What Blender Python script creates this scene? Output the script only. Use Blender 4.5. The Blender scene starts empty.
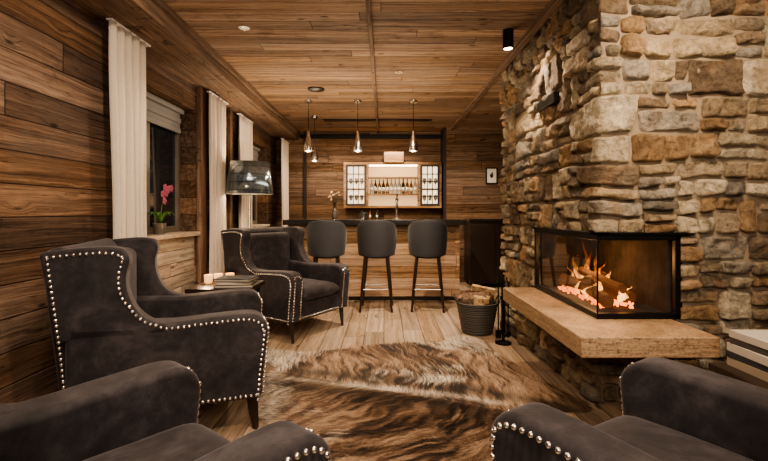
import bpy, bmesh, math, random
import numpy as np
from mathutils import Vector, Matrix, noise
random.seed(11); np.random.seed(7)
S = bpy.context.scene
COL = S.collection
try:
    S.view_settings.view_transform = 'AgX'
    S.view_settings.look = 'AgX - Medium High Contrast'
except Exception as e: print(e)

# ------------------------------------------------------------ helpers
def link(o, parent=None):
    COL.objects.link(o)
    if parent is not None: o.parent = parent
    return o
def empty(name, loc=(0,0,0), rz=0):
    e = bpy.data.objects.new(name, None); e.empty_display_size = .1
    e.location = loc; e.rotation_euler = (0,0,rz); COL.objects.link(e); return e
def mobj(name, vs, fs, mat, parent=None, smooth=True, ang=40, bevel=0, seg=3, solid=0, sub=0):
    me = bpy.data.meshes.new(name); me.from_pydata([tuple(v) for v in vs], [], fs)
    bm = bmesh.new(); bm.from_mesh(me); bmesh.ops.recalc_face_normals(bm, faces=bm.faces); bm.to_mesh(me); bm.free()
    o = bpy.data.objects.new(name, me); link(o, parent)
    if mat: me.materials.append(mat)
    if smooth:
        me.shade_smooth()
        if ang < 180 and not bevel: me.set_sharp_from_angle(angle=math.radians(ang))
    if solid:
        m = o.modifiers.new('s','SOLIDIFY'); m.thickness = solid; m.offset = 0
    if bevel:
        m = o.modifiers.new('b','BEVEL'); m.width = bevel; m.segments = seg; m.limit_method='ANGLE'; m.angle_limit=math.radians(35)
        m.harden_normals = False
        w = o.modifiers.new('w','WEIGHTED_NORMAL'); w.keep_sharp=True
    if sub:
        m = o.modifiers.new('u','SUBSURF'); m.levels=sub; m.render_levels=sub
    return o
def boxvf(x0,x1,y0,y1,z0,z1):
    v=[(x0,y0,z0),(x1,y0,z0),(x1,y1,z0),(x0,y1,z0),(x0,y0,z1),(x1,y0,z1),(x1,y1,z1),(x0,y1,z1)]
    f=[(0,3,2,1),(4,5,6,7),(0,1,5,4),(1,2,6,5),(2,3,7,6),(3,0,4,7)]
    return v,f
def box(name,x0,x1,y0,y1,z0,z1,mat,parent=None,bevel=0,seg=3):
    v,f=boxvf(x0,x1,y0,y1,z0,z1)
    return mobj(name,v,f,mat,parent,smooth=bool(bevel),bevel=bevel,seg=seg)
def boxes(name,lst,mat,parent=None,bevel=0,seg=2):
    V=[];F=[]
    for b in lst:
        v,f=boxvf(*b); n=len(V); V+=v; F+=[tuple(i+n for i in q) for q in f]
    return mobj(name,V,F,mat,parent,smooth=bool(bevel),bevel=bevel,seg=seg)
def lathe(name,prof,mat,parent=None,loc=(0,0,0),n=24,ang=40,solid=0):
    V=[];F=[]
    for (r,z) in prof:
        for i in range(n):
            a=2*math.pi*i/n; V.append((loc[0]+r*math.cos(a),loc[1]+r*math.sin(a),loc[2]+z))
    for k in range(len(prof)-1):
        for i in range(n):
            j=(i+1)%n; F.append((k*n+i,k*n+j,(k+1)*n+j,(k+1)*n+i))
    if prof[0][0]>1e-4 and not solid: F.append(tuple(range(n))[::-1])
    if prof[-1][0]>1e-4 and not solid: F.append(tuple(range((len(prof)-1)*n,len(prof)*n)))
    return mobj(name,V,F,mat,parent,ang=ang,solid=solid)
def tubevf(pts,rads,n=10):
    V=[];F=[]; pts=[Vector(p) for p in pts]
    if not hasattr(rads,'__len__'): rads=[rads]*len(pts)
    for k,p in enumerate(pts):
        d=(pts[min(k+1,len(pts)-1)]-pts[max(k-1,0)]).normalized()
        a=d.cross(Vector((0,0,1)) if abs(d.z)<.9 else Vector((1,0,0))).normalized(); b=d.cross(a)
        for i in range(n):
            t=2*math.pi*i/n; V.append(p+rads[k]*(math.cos(t)*a+math.sin(t)*b))
    for k in range(len(pts)-1):
        for i in range(n):
            j=(i+1)%n; F.append((k*n+i,k*n+j,(k+1)*n+j,(k+1)*n+i))
    F.append(tuple(range(n))[::-1]); F.append(tuple(range((len(pts)-1)*n,len(pts)*n)))
    return V,F
def tube(name,pts,rads,mat,parent=None,n=10):
    V,F=tubevf(pts,rads,n); return mobj(name,V,F,mat,parent)
def multi(name,parts,mat,parent=None,**k):
    V=[];F=[]
    for v,f in parts:
        n=len(V); V+=list(v); F+=[tuple(i+n for i in q) for q in f]
    return mobj(name,V,F,mat,parent,**k)
def spherevf(c,r,nu=8,nv=5,sx=1,sy=1,sz=1):
    V=[(c[0],c[1],c[2]-r*sz)];F=[]
    for k in range(1,nv):
        p=-math.pi/2+math.pi*k/nv
        for i in range(nu):
            a=2*math.pi*i/nu; V.append((c[0]+sx*r*math.cos(p)*math.cos(a),c[1]+sy*r*math.cos(p)*math.sin(a),c[2]+sz*r*math.sin(p)))
    V.append((c[0],c[1],c[2]+r*sz)); top=len(V)-1
    for i in range(nu):
        j=(i+1)%nu; F.append((0,1+j,1+i)); F.append((top,top-nu+i,top-nu+j))
    for k in range(nv-2):
        for i in range(nu):
            j=(i+1)%nu; a=1+k*nu; F.append((a+i,a+j,a+nu+j,a+nu+i))
    return V,F
def catmull(P,closed=False,n=8):
    out=[];N=len(P); rng=N if closed else N-1
    for i in range(rng):
        if closed: p=[P[(i+k-1)%N] for k in range(4)]
        else: p=[P[max(0,min(N-1,i+k-1))] for k in range(4)]
        p=[np.array(q,float) for q in p]
        for s in range(n):
            t=s/n
            out.append(tuple(.5*((2*p[1])+(-p[0]+p[2])*t+(2*p[0]-5*p[1]+4*p[2]-p[3])*t*t+(-p[0]+3*p[1]-3*p[2]+p[3])*t**3)))
    if not closed: out.append(tuple(P[-1]))
    return out
def resample(P,step):
    out=[P[0]];acc=0
    for a,b in zip(P[:-1],P[1:]):
        a=np.array(a,float);b=np.array(b,float);L=np.linalg.norm(b-a);d=step-acc
        while d<=L:
            out.append(tuple(a+(b-a)*d/L)); d+=step
        acc=L-(d-step)
    return out
def extrude_y(name,prof,y0,y1,mat,parent,bevel=.03,seg=4):
    n=len(prof); V=[(p[0],y0,p[1]) for p in prof]+[(p[0],y1,p[1]) for p in prof]
    F=[tuple(range(n)),tuple(range(n,2*n))[::-1]]+[(i,(i+1)%n,n+(i+1)%n,n+i) for i in range(n)]
    return mobj(name,V,F,mat,parent,bevel=bevel,seg=seg)

# ------------------------------------------------------------ materials
class NT:
    def __init__(s,name):
        s.m=bpy.data.materials.new(name); s.m.use_nodes=True; s.t=s.m.node_tree; s.b=s.t.nodes['Principled BSDF']; s.out=s.t.nodes['Material Output']
    def n(s,typ,**k):
        nd=s.t.nodes.new(typ)
        for a,v in k.items():
            if a.startswith('i_'):
                key=a[2:]; key=int(key) if key.isdigit() else key.replace('_',' ')
                s.set(nd.inputs[key],v)
            else: setattr(nd,a,v)
        return nd
    def set(s,inp,v):
        if isinstance(v,bpy.types.NodeSocket): s.t.links.new(v,inp)
        else: inp.default_value=v
    def math(s,op,a,b=0,c=0):
        nd=s.t.nodes.new('ShaderNodeMath'); nd.operation=op
        for i,v in enumerate((a,b,c)): s.set(nd.inputs[i],v)
        return nd.outputs[0]
    def ramp(s,fac,stops):
        nd=s.t.nodes.new('ShaderNodeValToRGB'); e=nd.color_ramp.elements
        while len(e)<len(stops): e.new(.5)
        for k,(p,c) in enumerate(stops):
            e[k].position=p; e[k].color=(c[0],c[1],c[2],1) if hasattr(c,'__len__') else (c,c,c,1)
        s.set(nd.inputs[0],fac); return nd.outputs[0]
    def mix(s,f,a,b,bt='MIX'):
        nd=s.t.nodes.new('ShaderNodeMix'); nd.data_type='RGBA'; nd.blend_type=bt
        s.set(nd.inputs[0],f)
        for i,v in ((6,a),(7,b)):
            if isinstance(v,tuple) and len(v)==3: v=v+(1,)
            s.set(nd.inputs[i],v)
        return nd.outputs[2]
    def bump(s,h,strength=.3,dist=.01):
        nd=s.n('ShaderNodeBump'); nd.inputs['Strength'].default_value=strength; nd.inputs['Distance'].default_value=dist
        s.set(nd.inputs['Height'],h); s.t.links.new(nd.outputs[0],s.b.inputs['Normal'])
    def P(s,**k):
        for a,v in k.items():
            if isinstance(v,tuple) and len(v)==3: v=v+(1,)
            s.set(s.b.inputs[a.replace('_',' ')],v)
def simple(name,col,rough=.5,metal=0,spec=.5,bump=0,bscale=200,var=.15,vscale=6,emit=None,estr=0,sheen=0,coat=0):
    t=NT(name); tc=t.n('ShaderNodeTexCoord').outputs['Object']
    nz=t.n('ShaderNodeTexNoise',i_Vector=tc,i_Scale=vscale,i_Detail=5.0).outputs[0]
    c=t.mix(nz,tuple(x*(1-var) for x in col),tuple(min(1,x*(1+var)) for x in col))
    t.P(Base_Color=c,Roughness=rough,Metallic=metal)
    t.b.inputs['Specular IOR Level'].default_value=spec
    if sheen: t.b.inputs['Sheen Weight'].default_value=sheen; t.b.inputs['Sheen Roughness'].default_value=.4
    if coat: t.b.inputs['Coat Weight'].default_value=coat
    if bump:
        n2=t.n('ShaderNodeTexNoise',i_Vector=tc,i_Scale=float(bscale),i_Detail=3.0).outputs[0]; t.bump(n2,bump,.003)
    if emit: t.P(Emission_Color=emit,Emission_Strength=estr)
    return t.m
def wood(name,along,across,width,cd,cm,cl,rough=.78,var=.5,length=2.6,off=0.0,bump=.6,seam=.03,sat=.78):
    t=NT(name); tc=t.n('ShaderNodeTexCoord').outputs['Object']
    sp=t.n('ShaderNodeSeparateXYZ',i_0=tc); ax={'X':0,'Y':1,'Z':2}
    A=sp.outputs[ax[along]];C=sp.outputs[ax[across]];third=[k for k in 'XYZ' if k not in (along,across)][0]
    T=sp.outputs[ax[third]]
    q=t.math('ADD',t.math('DIVIDE',C,width),off+100.0)
    idx=t.math('FLOOR',q)
    wn=t.n('ShaderNodeTexWhiteNoise',noise_dimensions='1D'); t.set(wn.inputs['W'],idx); r1=wn.outputs[0]
    a2=t.math('DIVIDE',t.math('ADD',A,t.math('MULTIPLY',r1,7.3)),length); idx2=t.math('FLOOR',a2)
    cv=t.n('ShaderNodeCombineXYZ',i_0=idx,i_1=idx2); wn2=t.n('ShaderNodeTexWhiteNoise',noise_dimensions='2D'); t.set(wn2.inputs['Vector'],cv.outputs[0]); r2=wn2.outputs[0]
    off3=t.math('MULTIPLY',r2,37.0)
    kv=t.n('ShaderNodeCombineXYZ',i_0=t.math('ADD',t.math('MULTIPLY',A,2.8),off3),i_1=t.math('MULTIPLY',C,7.5),i_2=0.0).outputs[0]
    kd=t.n('ShaderNodeTexVoronoi',i_Vector=kv,i_Scale=1.0,i_Randomness=1.0).outputs['Distance']
    knot=t.ramp(kd,[(.06,.0),(.12,1.0)])
    kw=t.math('MULTIPLY',t.ramp(kd,[(0.0,1.0),(.35,0.0)]),1.0)
    wv=t.n('ShaderNodeCombineXYZ',i_0=t.math('ADD',t.math('MULTIPLY',A,.7),off3),i_1=t.math('MULTIPLY',C,2.5),i_2=t.math('MULTIPLY',T,2.5)).outputs[0]
    slow=t.n('ShaderNodeTexNoise',i_Vector=wv,i_Scale=1.5,i_Detail=2.0).outputs[0]
    gy=t.math('ADD',t.math('MULTIPLY',C,26.0),t.math('ADD',t.math('MULTIPLY',slow,2.0),kw))
    gv=t.n('ShaderNodeCombineXYZ',i_0=t.math('ADD',t.math('MULTIPLY',A,.8),off3),i_1=gy,i_2=t.math('MULTIPLY',T,26.0)).outputs[0]
    g1=t.n('ShaderNodeTexNoise',i_Vector=gv,i_Scale=1.0,i_Detail=7.0,i_Roughness=.62,i_Distortion=.2).outputs[0]
    hv=t.n('ShaderNodeCombineXYZ',i_0=t.math('ADD',t.math('MULTIPLY',A,1.8),off3),i_1=t.math('MULTIPLY',gy,3.2),i_2=t.math('MULTIPLY',T,80.0)).outputs[0]
    g3=t.n('ShaderNodeTexNoise',i_Vector=hv,i_Scale=1.0,i_Detail=4.0,i_Roughness=.6).outputs[0]
    fv=t.n('ShaderNodeCombineXYZ',i_0=t.math('MULTIPLY',A,9.0),i_1=t.math('MULTIPLY',C,190.0),i_2=t.math('MULTIPLY',T,190.0)).outputs[0]
    g2=t.n('ShaderNodeTexNoise',i_Vector=fv,i_Scale=1.0,i_Detail=4.0,i_Roughness=.7).outputs[0]
    g=t.math('ADD',t.math('MULTIPLY',g1,.50),t.math('ADD',t.math('MULTIPLY',g3,.32),t.math('MULTIPLY',g2,.24)))
    g=t.math('ADD',t.math('SUBTRACT',g,.03),t.math('MULTIPLY',t.math('SUBTRACT',r2,.5),.08*var*2))
    c=t.ramp(g,[(.38,cd),(.5,cm),(.64,cl)])
    # blotchy weathering: silvered patches and dark stains
    bl=t.n('ShaderNodeTexNoise',i_Vector=tc,i_Scale=3.4,i_Detail=9.0,i_Roughness=.75).outputs[0]
    gm=sum(cm)/3
    c=t.mix(t.ramp(bl,[(.50,0.0),(.70,.5)]),c,(gm*1.5,gm*1.2,gm*.92))
    c=t.mix(t.ramp(bl,[(.32,.5),(.45,0.0)]),c,cd)
    cr=t.n('ShaderNodeCombineXYZ',i_0=t.math('ADD',t.math('MULTIPLY',A,2.2),off3),i_1=t.math('MULTIPLY',gy,1.7),i_2=0.0).outputs[0]
    cn=t.n('ShaderNodeTexNoise',i_Vector=cr,i_Scale=1.0,i_Detail=2.0).outputs[0]
    crk=t.ramp(t.math('ABSOLUTE',t.math('SUBTRACT',cn,.62)),[(.0,.25),(.012,1.0)])
    c=t.mix(1.0,c,crk,'MULTIPLY')
    c=t.mix(t.math('MULTIPLY',t.math('SUBTRACT',1.0,knot),.85),c,tuple(x*.4 for x in cd))
    br=t.math('ADD',1.0-var*.5,t.math('MULTIPLY',r2,var))
    hs=t.n('ShaderNodeHueSaturation',i_Color=c,i_Value=br,i_Saturation=t.math('ADD',sat,t.math('MULTIPLY',r1,.24))); c=hs.outputs[0]
    fr=t.math('FRACT',q); e=t.math('MINIMUM',fr,t.math('SUBTRACT',1.0,fr))
    fr2=t.math('FRACT',a2); e2=t.math('MULTIPLY',t.math('MINIMUM',fr2,t.math('SUBTRACT',1.0,fr2)),length/width)
    e=t.math('MINIMUM',e,e2)
    sm=t.ramp(e,[(0.0,.08),(seam,1.0)])
    c=t.mix(1.0,c,sm,'MULTIPLY')
    t.P(Base_Color=c,Roughness=rough)
    t.b.inputs['Specular IOR Level'].default_value=.2
    t.bump(t.math('ADD',t.math('MULTIPLY',g,1.4),t.math('ADD',sm,t.math('MULTIPLY',crk,.3))),bump,.008)
    return t.m
M_wallY=wood('wood_wall_left','Y','Z',.175,(.038,.020,.011),(.125,.066,.035),(.27,.16,.092),var=.4,off=.3,length=3.4)
M_wallX=wood('wood_wall_back','X','Z',.15,(.055,.029,.015),(.165,.092,.048),(.31,.19,.11),var=.4,off=.1)
M_ceil=wood('wood_ceiling','X','Y',.145,(.095,.051,.026),(.26,.148,.075),(.44,.285,.16),var=.36,length=2.6)
M_floor=wood('wood_floor','Y','X',.19,(.16,.10,.06),(.34,.23,.14),(.51,.37,.245),rough=.45,var=.28,length=2.4,bump=.3)
M_beamY=wood('wood_beam','Y','Z',.4,(.05,.026,.014),(.15,.083,.043),(.29,.175,.10),var=.3,length=9,off=.31)
M_postZ=wood('wood_post','Z','Y',.3,(.045,.022,.010),(.14,.07,.033),(.27,.15,.075),var=.3,length=9)
M_bar=wood('wood_bar','X','Z',.155,(.15,.08,.04),(.36,.215,.115),(.54,.36,.21),var=.35,length=1.7,sat=.85)
M_pale=wood('wood_pale','Y','Z',.12,(.16,.12,.085),(.38,.30,.22),(.56,.47,.37),var=.4,length=1.2)
M_darkwood=simple('dark_stained_wood',(.022,.014,.01),.35,var=.3)
M_black=simple('black_steel',(.012,.012,.012),.35,.6)
M_blackstone=simple('black_granite',(.018,.016,.015),.18,coat=.3)
M_chrome=simple('brushed_chrome',(.6,.58,.55),.22,1.0,var=.05)
M_nail=simple('pewter_nail',(.75,.72,.69),.26,1.0,var=.05)
M_white=simple('white_paint',(.75,.72,.66),.5)
M_glow=simple('warm_lamp_glow',(1,.8,.5),.5,emit=(1.0,.76,.48),estr=14)

def fabric():
    t=NT('dark_brown_suede'); tc=t.n('ShaderNodeTexCoord').outputs['Object']
    a=t.n('ShaderNodeTexNoise',i_Vector=tc,i_Scale=3.2,i_Detail=8.0,i_Roughness=.68,i_Distortion=1.0).outputs[0]
    b=t.n('ShaderNodeTexNoise',i_Vector=tc,i_Scale=16.0,i_Detail=6.0,i_Roughness=.65).outputs[0]
    f=t.math('ADD',t.math('MULTIPLY',a,.65),t.math('MULTIPLY',b,.35))
    c=t.ramp(f,[(.36,(.010,.0085,.0095)),(.5,(.025,.021,.023)),(.66,(.062,.053,.056))])
    t.P(Base_Color=c,Roughness=.75)
    t.b.inputs['Sheen Weight'].default_value=.2; t.b.inputs['Sheen Roughness'].default_value=.4
    t.b.inputs['Sheen Tint'].default_value=(.8,.74,.76,1); t.b.inputs['Specular IOR Level'].default_value=.28
    w=t.n('ShaderNodeTexNoise',i_Vector=tc,i_Scale=260.0,i_Detail=2.0).outputs[0]
    t.bump(t.math('ADD',t.math('MULTIPLY',w,.25),t.math('MULTIPLY',a,1.5)),.35,.006); return t.m
M_fab=fabric()
M_stoolfab=simple('charcoal_stool_fabric',(.033,.033,.037),.75,bump=.3,bscale=300,sheen=.15)

def stonemat():
    t=NT('fieldstone'); tc=t.n('ShaderNodeTexCoord').outputs['Object']
    at=t.n('ShaderNodeAttribute',attribute_name='Col').outputs['Color']
    a=t.n('ShaderNodeTexNoise',i_Vector=tc,i_Scale=8.0,i_Detail=9.0,i_Roughness=.72,i_Distortion=.5).outputs[0]
    b=t.n('ShaderNodeTexNoise',i_Vector=tc,i_Scale=38.0,i_Detail=7.0,i_Roughness=.75).outputs[0]
    r=t.n('ShaderNodeTexNoise',i_Vector=tc,i_Scale=5.0,i_Detail=4.0,i_Roughness=.6).outputs[0]
    r2=t.n('ShaderNodeTexNoise',i_Vector=tc,i_Scale=6.3,i_Detail=5.0,i_Roughness=.65).outputs[0]
    c=t.mix(1.0,at,t.ramp(a,[(.32,(.42,.36,.30)),(.48,(.92,.89,.84)),(.68,(1.4,1.35,1.25))]),'MULTIPLY')
    c=t.mix(1.0,c,t.ramp(b,[(.32,.45),(.5,1.0),(.75,1.3)]),'MULTIPLY')
    c=t.mix(t.ramp(r,[(.55,0.0),(.70,.5)]),c,(.34,.20,.10))
    c=t.mix(t.ramp(r2,[(.30,.45),(.42,0.0)]),c,(.26,.23,.19))
    t.P(Base_Color=c,Roughness=.9); t.b.inputs['Specular IOR Level'].default_value=.2
    t.bump(t.math('ADD',a,t.math('MULTIPLY',b,.9)),1.0,.035); return t.m
M_stone=stonemat()
M_mortar=simple('sand_mortar',(.22,.165,.11),.95,bump=1.0,bscale=60,var=.4,vscale=14)
def slabmat():
    t=NT('travertine'); tc=t.n('ShaderNodeTexCoord').outputs['Object']
    mp=t.n('ShaderNodeMapping',i_Vector=tc); mp.inputs['Scale'].default_value=(3,3,40)
    a=t.n('ShaderNodeTexNoise',i_Vector=mp.outputs[0],i_Scale=2.0,i_Detail=8.0,i_Roughness=.7,i_Distortion=.5).outputs[0]
    b=t.n('ShaderNodeTexNoise',i_Vector=tc,i_Scale=60.0,i_Detail=6.0,i_Roughness=.7).outputs[0]
    c=t.ramp(a,[(.3,(.20,.12,.065)),(.5,(.36,.23,.13)),(.7,(.50,.35,.21))])
    c=t.mix(1.0,c,t.ramp(b,[(.35,.45),(.52,1.0)]),'MULTIPLY')
    t.P(Base_Color=c,Roughness=.5); t.bump(t.math('ADD',b,a),.6,.006); return t.m
M_slab=slabmat()

# ------------------------------------------------------------ room
H=2.65; XL=-1.95; YB=7.6; YR=-1.7; XR=3.0
box('floor',-2.25,XR+.2,YR,YB+.2,-.1,0,M_floor)
box('ceiling',-2.25,XR+.2,YR,YB+.2,H,H+.1,M_ceil)
W1=(3.18,4.35,1.0,2.25); W2=(5.95,7.0,1.0,2.25)
boxes('wall_left',[(-2.25,XL,YR,W1[0],0,H),(-2.25,XL,W1[0],W1[1],W1[3],H),(-2.25,XL,W1[1],W2[0],0,H),
  (-2.25,XL,W2[0],W2[1],W2[3],H),(-2.25,XL,W2[1],YB,0,H),(-2.25,XL-.03,W2[0],W2[1],0,W2[2]-.04)],M_wallY)
box('trim_window_apron',-2.25,XL-.015,W1[0],W1[1],0,W1[2]-.04,M_pale)  # pale wood colour carries the lamp and candle light on this panel
box('wall_back',-2.25,XR+.2,YB,YB+.2,0,H,M_wallX)
box('wall_back_pier',1.07,XR,7.2,YB,0,H,M_wallX)
box('wall_right',XR,XR+.2,YR,YB,0,H,M_wallY)
box('wall_rear',-2.25,XR+.2,YR-.2,YR,0,H,M_wallX)
box('trim_soffit_left',XL,-1.54,YR,YB,2.5,H-.001,M_beamY,bevel=.006)
box('trim_soffit_lip',-1.57,-1.51,YR,YB,2.595,H-.002,M_beamY,bevel=.004)
box('trim_ceiling_batten',-.125,-.09,YR,YB,H-.03,H-.001,M_beamY,bevel=.004)
box('trim_ceiling_right',1.14,1.20,YR,YB,H-.045,H-.001,M_beamY,bevel=.004)
box('trim_bar_rail',-1.5,1.06,7.5,7.58,H-.13,H-.07,M_black,bevel=.004)
box('trim_ceiling_vent',-.95,.75,6.55,6.68,H-.012,H-.001,M_black,bevel=.003)
box('baseboard_left',XL,XL+.02,YR,YB,0,.09,M_beamY)
boxes('trim_wall_posts',[(XL,XL+.05,4.36,4.52,0,2.5),(XL,XL+.05,5.2,5.28,0,2.5),(XL,XL+.04,5.86,5.95,0,2.5)],M_postZ,bevel=.006)
boxes('trim_back_posts',[(-1.45,-1.40,7.56,7.6,0,H),(1.02,1.07,7.2,7.6,0,H)],M_darkwood)

M_glass_night=simple('night_window_glass',(.014,.018,.025),.04,0,1.0,var=.2,vscale=2)
M_frame=simple('window_frame_grey',(.16,.135,.11),.45,var=.3)
M_blind=simple('blind_fabric',(.28,.27,.26),.8,bump=.2)
def window(name,w):
    e=empty(name,(-2.16,0,0)); y0,y1,z0,z1=w; f=.06
    boxes('frame',[(0,.05,y0,y0+f,z0,z1),(0,.05,y1-f,y1,z0,z1),(0,.05,y0+f,y1-f,z0,z0+f),(0,.05,y0+f,y1-f,z1-f,z1),(0,.045,(y0+y1)/2-.035,(y0+y1)/2+.035,z0+f,z1-f)],M_frame,e,bevel=.006)
    box('glass',.015,.025,y0+f,y1-f,z0+f,z1-f,M_glass_night,e)
    boxes('back_panel',[(-.06,-.04,y0,y1,z0,z1)],M_black,e)
    box('sill',.0,.26,y0+.002,y1-.002,z0-.04,z0-.001,M_pale,e,bevel=.006)
    boxes('blind',[(.055,.11,y0+.03,y1-.03,z1-.05,z1-.002)],M_blind,e,bevel=.01)
    P=[];
    for i in range(4): P.append((.06,.075+.01*(i%2),y0+.05,y1-.05,z1-.1-.05*i,z1-.05-.05*i))
    boxes('blind_folds',P,M_blind,e,bevel=.01)
window('window_1',W1); window('window_2',W2)

def curtainmat():
    t=NT('linen_curtain'); tc=t.n('ShaderNodeTexCoord').outputs['Object']
    nz=t.n('ShaderNodeTexNoise',i_Vector=tc,i_Scale=120.0,i_Detail=2.0).outputs[0]
    t.P(Base_Color=t.mix(nz,(.50,.42,.335),(.66,.575,.48)),Roughness=.9)
    t.b.inputs['Sheen Weight'].default_value=.2; t.bump(nz,.3,.002); return t.m
M_cur=curtainmat()
def curtain(y0,y1,ztop=2.49,x=-1.84,folds=5,amp=.035):
    e=empty('curtain',(x,(y0+y1)/2,0)); w=y1-y0; nu=folds*12; nz=30; V=[];F=[]
    ph=random.random()*6
    for k in range(nz+1):
        t=k/nz; z=.015+(ztop-.015)*t
        sp=1-.16*math.sin(math.pi*min(1,t*1.0))**2
        for i in range(nu+1):
            s=i/nu; a=amp*(1-.25*t)*(1+.3*math.sin(ph+s*9))
            px=a*math.sin(s*folds*2*math.pi+.5*math.sin(t*3+ph+s*4))
            V.append((px, (s-.5)*w*sp+.01*math.sin(t*5+s*12), z))
    for k in range(nz):
        for i in range(nu): a=k*(nu+1)+i; F.append((a,a+1,a+nu+2,a+nu+1))
    mobj('cloth',V,F,M_cur,e,ang=180,solid=.004)
    box('track',-.02,.02,-w/2-.02,w/2+.02,ztop-.002,ztop+.009,M_white,e)
curtain(2.83,3.26); curtain(4.42,4.9,2.46,folds=5); curtain(5.33,5.84,2.44); curtain(7.0,7.48,2.42,x=-1.70,folds=4)

# ------------------------------------------------------------ stone chimney
def path(poly):
    P=[np.array(p,float) for p in poly]; L=[0]; D=[];N=[]
    for a,b in zip(P[:-1],P[1:]):
        d=b-a; l=np.linalg.norm(d); d=d/l; D.append(d); N.append(np.array([d[1],-d[0]])); L.append(L[-1]+l)
    return P,L,D,N
def pmap(pt,u,v,h,r=.03):
    P,L,D,N=pt
    k=0
    while k<len(D)-1 and u>L[k+1]: k+=1
    p=P[k]+D[k]*(u-L[k]); n=N[k]
    if k+1<len(D) and L[k+1]-u<r:
        f=.5*(1-(L[k+1]-u)/r); n=N[k]*(1-f)+N[k+1]*f; n=n/np.linalg.norm(n)**1.5
    elif k>0 and u-L[k]<r:
        f=.5*(1-(u-L[k])/r); n=N[k]*(1-f)+N[k-1]*f; n=n/np.linalg.norm(n)**1.5
    q=p+n*h
    return (q[0],q[1],v)
SV=[];SF=[];SC=[]
PAL=[(.42,.32,.21),(.50,.40,.27),(.34,.27,.19),(.25,.185,.125),(.57,.48,.35),(.44,.30,.175),(.34,.30,.245),(.46,.36,.24),(.22,.165,.115),(.52,.45,.34),(.38,.25,.14),(.30,.27,.23)]
def stone(pt,u0,u1,v0,v1,vmin,vmax):
    g=.0045; a0,a1,b0,b1=u0+g,u1-g,v0+g,v1-g
    w=a1-a0;h=b1-b0
    if w<.03 or h<.025: return
    nu=max(6,int(w/.0115)); nv=max(6,int(h/.0115)); Hh=random.uniform(.016,.055); sd=random.uniform(0,100)
    c=random.choice(PAL); m=random.uniform(.62,1.08); c=tuple(x*m for x in c)
    n0=len(SV); tilt=random.uniform(-.016,.016); tilt2=random.uniform(-.016,.016)
    rr=min(random.uniform(.010,.042),.4*min(w,h)); ew=random.uniform(.008,.016)
    sk=random.uniform(-.10,.10); sk2=random.uniform(-.07,.07)
    for j in range(nv+1):
        for i in range(nu+1):
            s=-1+2*i/nu;t=-1+2*j/nv
            s=math.copysign(abs(s)**.8,s);t=math.copysign(abs(t)**.8,t)
            du=w/2;dv=h/2
            x=s*du;y=t*dv
            cx=du-rr;cy=dv-rr
            if abs(x)>cx and abs(y)>cy:
                ex,ey=(abs(x)-cx)/rr,(abs(y)-cy)/rr
                k=max(ex,ey)/max(1e-6,math.hypot(ex,ey)); k=.3+.7*k if k<1 else 1
                x=math.copysign(cx+ex*rr*k,x);y=math.copysign(cy+ey*rr*k,y)
            x*=1-.5*abs(sk)+.5*sk*t; y*=1-.5*abs(sk2)+.5*sk2*s
            d=min(du-abs(s*du),dv-abs(t*dv))
            uu=(a0+a1)/2+x;vv=(b0+b1)/2+y
            edge=max(0,1-d/.04)
            nx=noise.noise(Vector((uu*9,vv*9,sd)))+.5*noise.noise(Vector((uu*26,vv*26,sd))); ny=noise.noise(Vector((uu*9+9,vv*9,sd+5)))+.5*noise.noise(Vector((uu*26,vv*26,sd+8)))
            uu+=.013*nx*edge; vv+=.013*ny*edge
            e=min(1,d/ew); hh=-.004+(Hh+.004)*math.sqrt(max(0,1-(1-e)**2))
            if e>0:
                n1=noise.noise(Vector((uu*7,vv*8,sd+3))); n2=noise.noise(Vector((uu*19,vv*22,sd))); n3=1-2*abs(noise.noise(Vector((uu*12,vv*15,sd+20)))); n4=noise.noise(Vector((uu*50,vv*50,sd)))
                hh+=e*(.015*n1+.012*n2+.008*(n3-.5)+.006*n4+tilt*s+tilt2*t)
            k_=1 if vmin+.10<vv<vmax-.10 else 0
            wv=vv+.022*noise.noise(Vector((uu*2.3,vv*2.0,3.3)))*k_+.008*noise.noise(Vector((uu*6,vv*4,8)))*k_
            SV.append(pmap(pt,uu,min(max(wv,vmin+.002),vmax-.002),hh)); SC.append(c)
    for j in range(nv):
        for i in range(nu):
            a=n0+j*(nu+1)+i; SF.append((a,a+1,a+nu+2,a+nu+1))
def courses(pt,ranges,z0,z1,hmin=.15,hmax=.27):
    hs=[]; s=0
    while s<z1-z0: x=random.uniform(hmin,hmax); hs.append(x); s+=x
    k=(z1-z0)/s; hs=[x*k for x in hs]; z=z0
    for hh in hs:
        for (ua,ub) in ranges:
            u=ua
            while u<ub-1e-4:
                w=random.choice([random.uniform(.10,.18),random.uniform(.16,.26),random.uniform(.24,.38)])
                if ub-u-w<.10: w=ub-u
                for c in pt[1][1:-1]:
                    if abs(u+w-c)<.07 and c<ub-.1: w=(c-u)+random.choice([.12,.20])
                w=min(w,ub-u)
                pr=random.random()
                if hh>.20 and pr<.22 and w>.15:
                    f1=random.uniform(.26,.38);f2=random.uniform(.62,.72)
                    cuts=[0,f1,f2,1]
                elif pr<.68 and hh>.13: cuts=[0,random.uniform(.34,.66),1]
                else: cuts=[0,1]
                for fa,fb_ in zip(cuts[:-1],cuts[1:]):
                    za,zb=z+hh*fa,z+hh*fb_
                    if w>.20 and random.random()<(.6 if zb-za<.12 else .35):
                        g=random.uniform(.36,.64); stone(pt,u,u+w*g,za,zb,z0,z1); stone(pt,u+w*g,u+w,za,zb,z0,z1)
                    else: stone(pt,u,u+w,za,zb,z0,z1)
                u+=w
        z+=hh
CX,CY0,CY1=1.24,2.4,4.3
main=path([(2.95,CY1),(CX,CY1),(CX,CY0),(2.95,CY0)])
uC1=main[1][1];uC2=main[1][2];uE=main[1][3]
FX1=1.645
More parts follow.
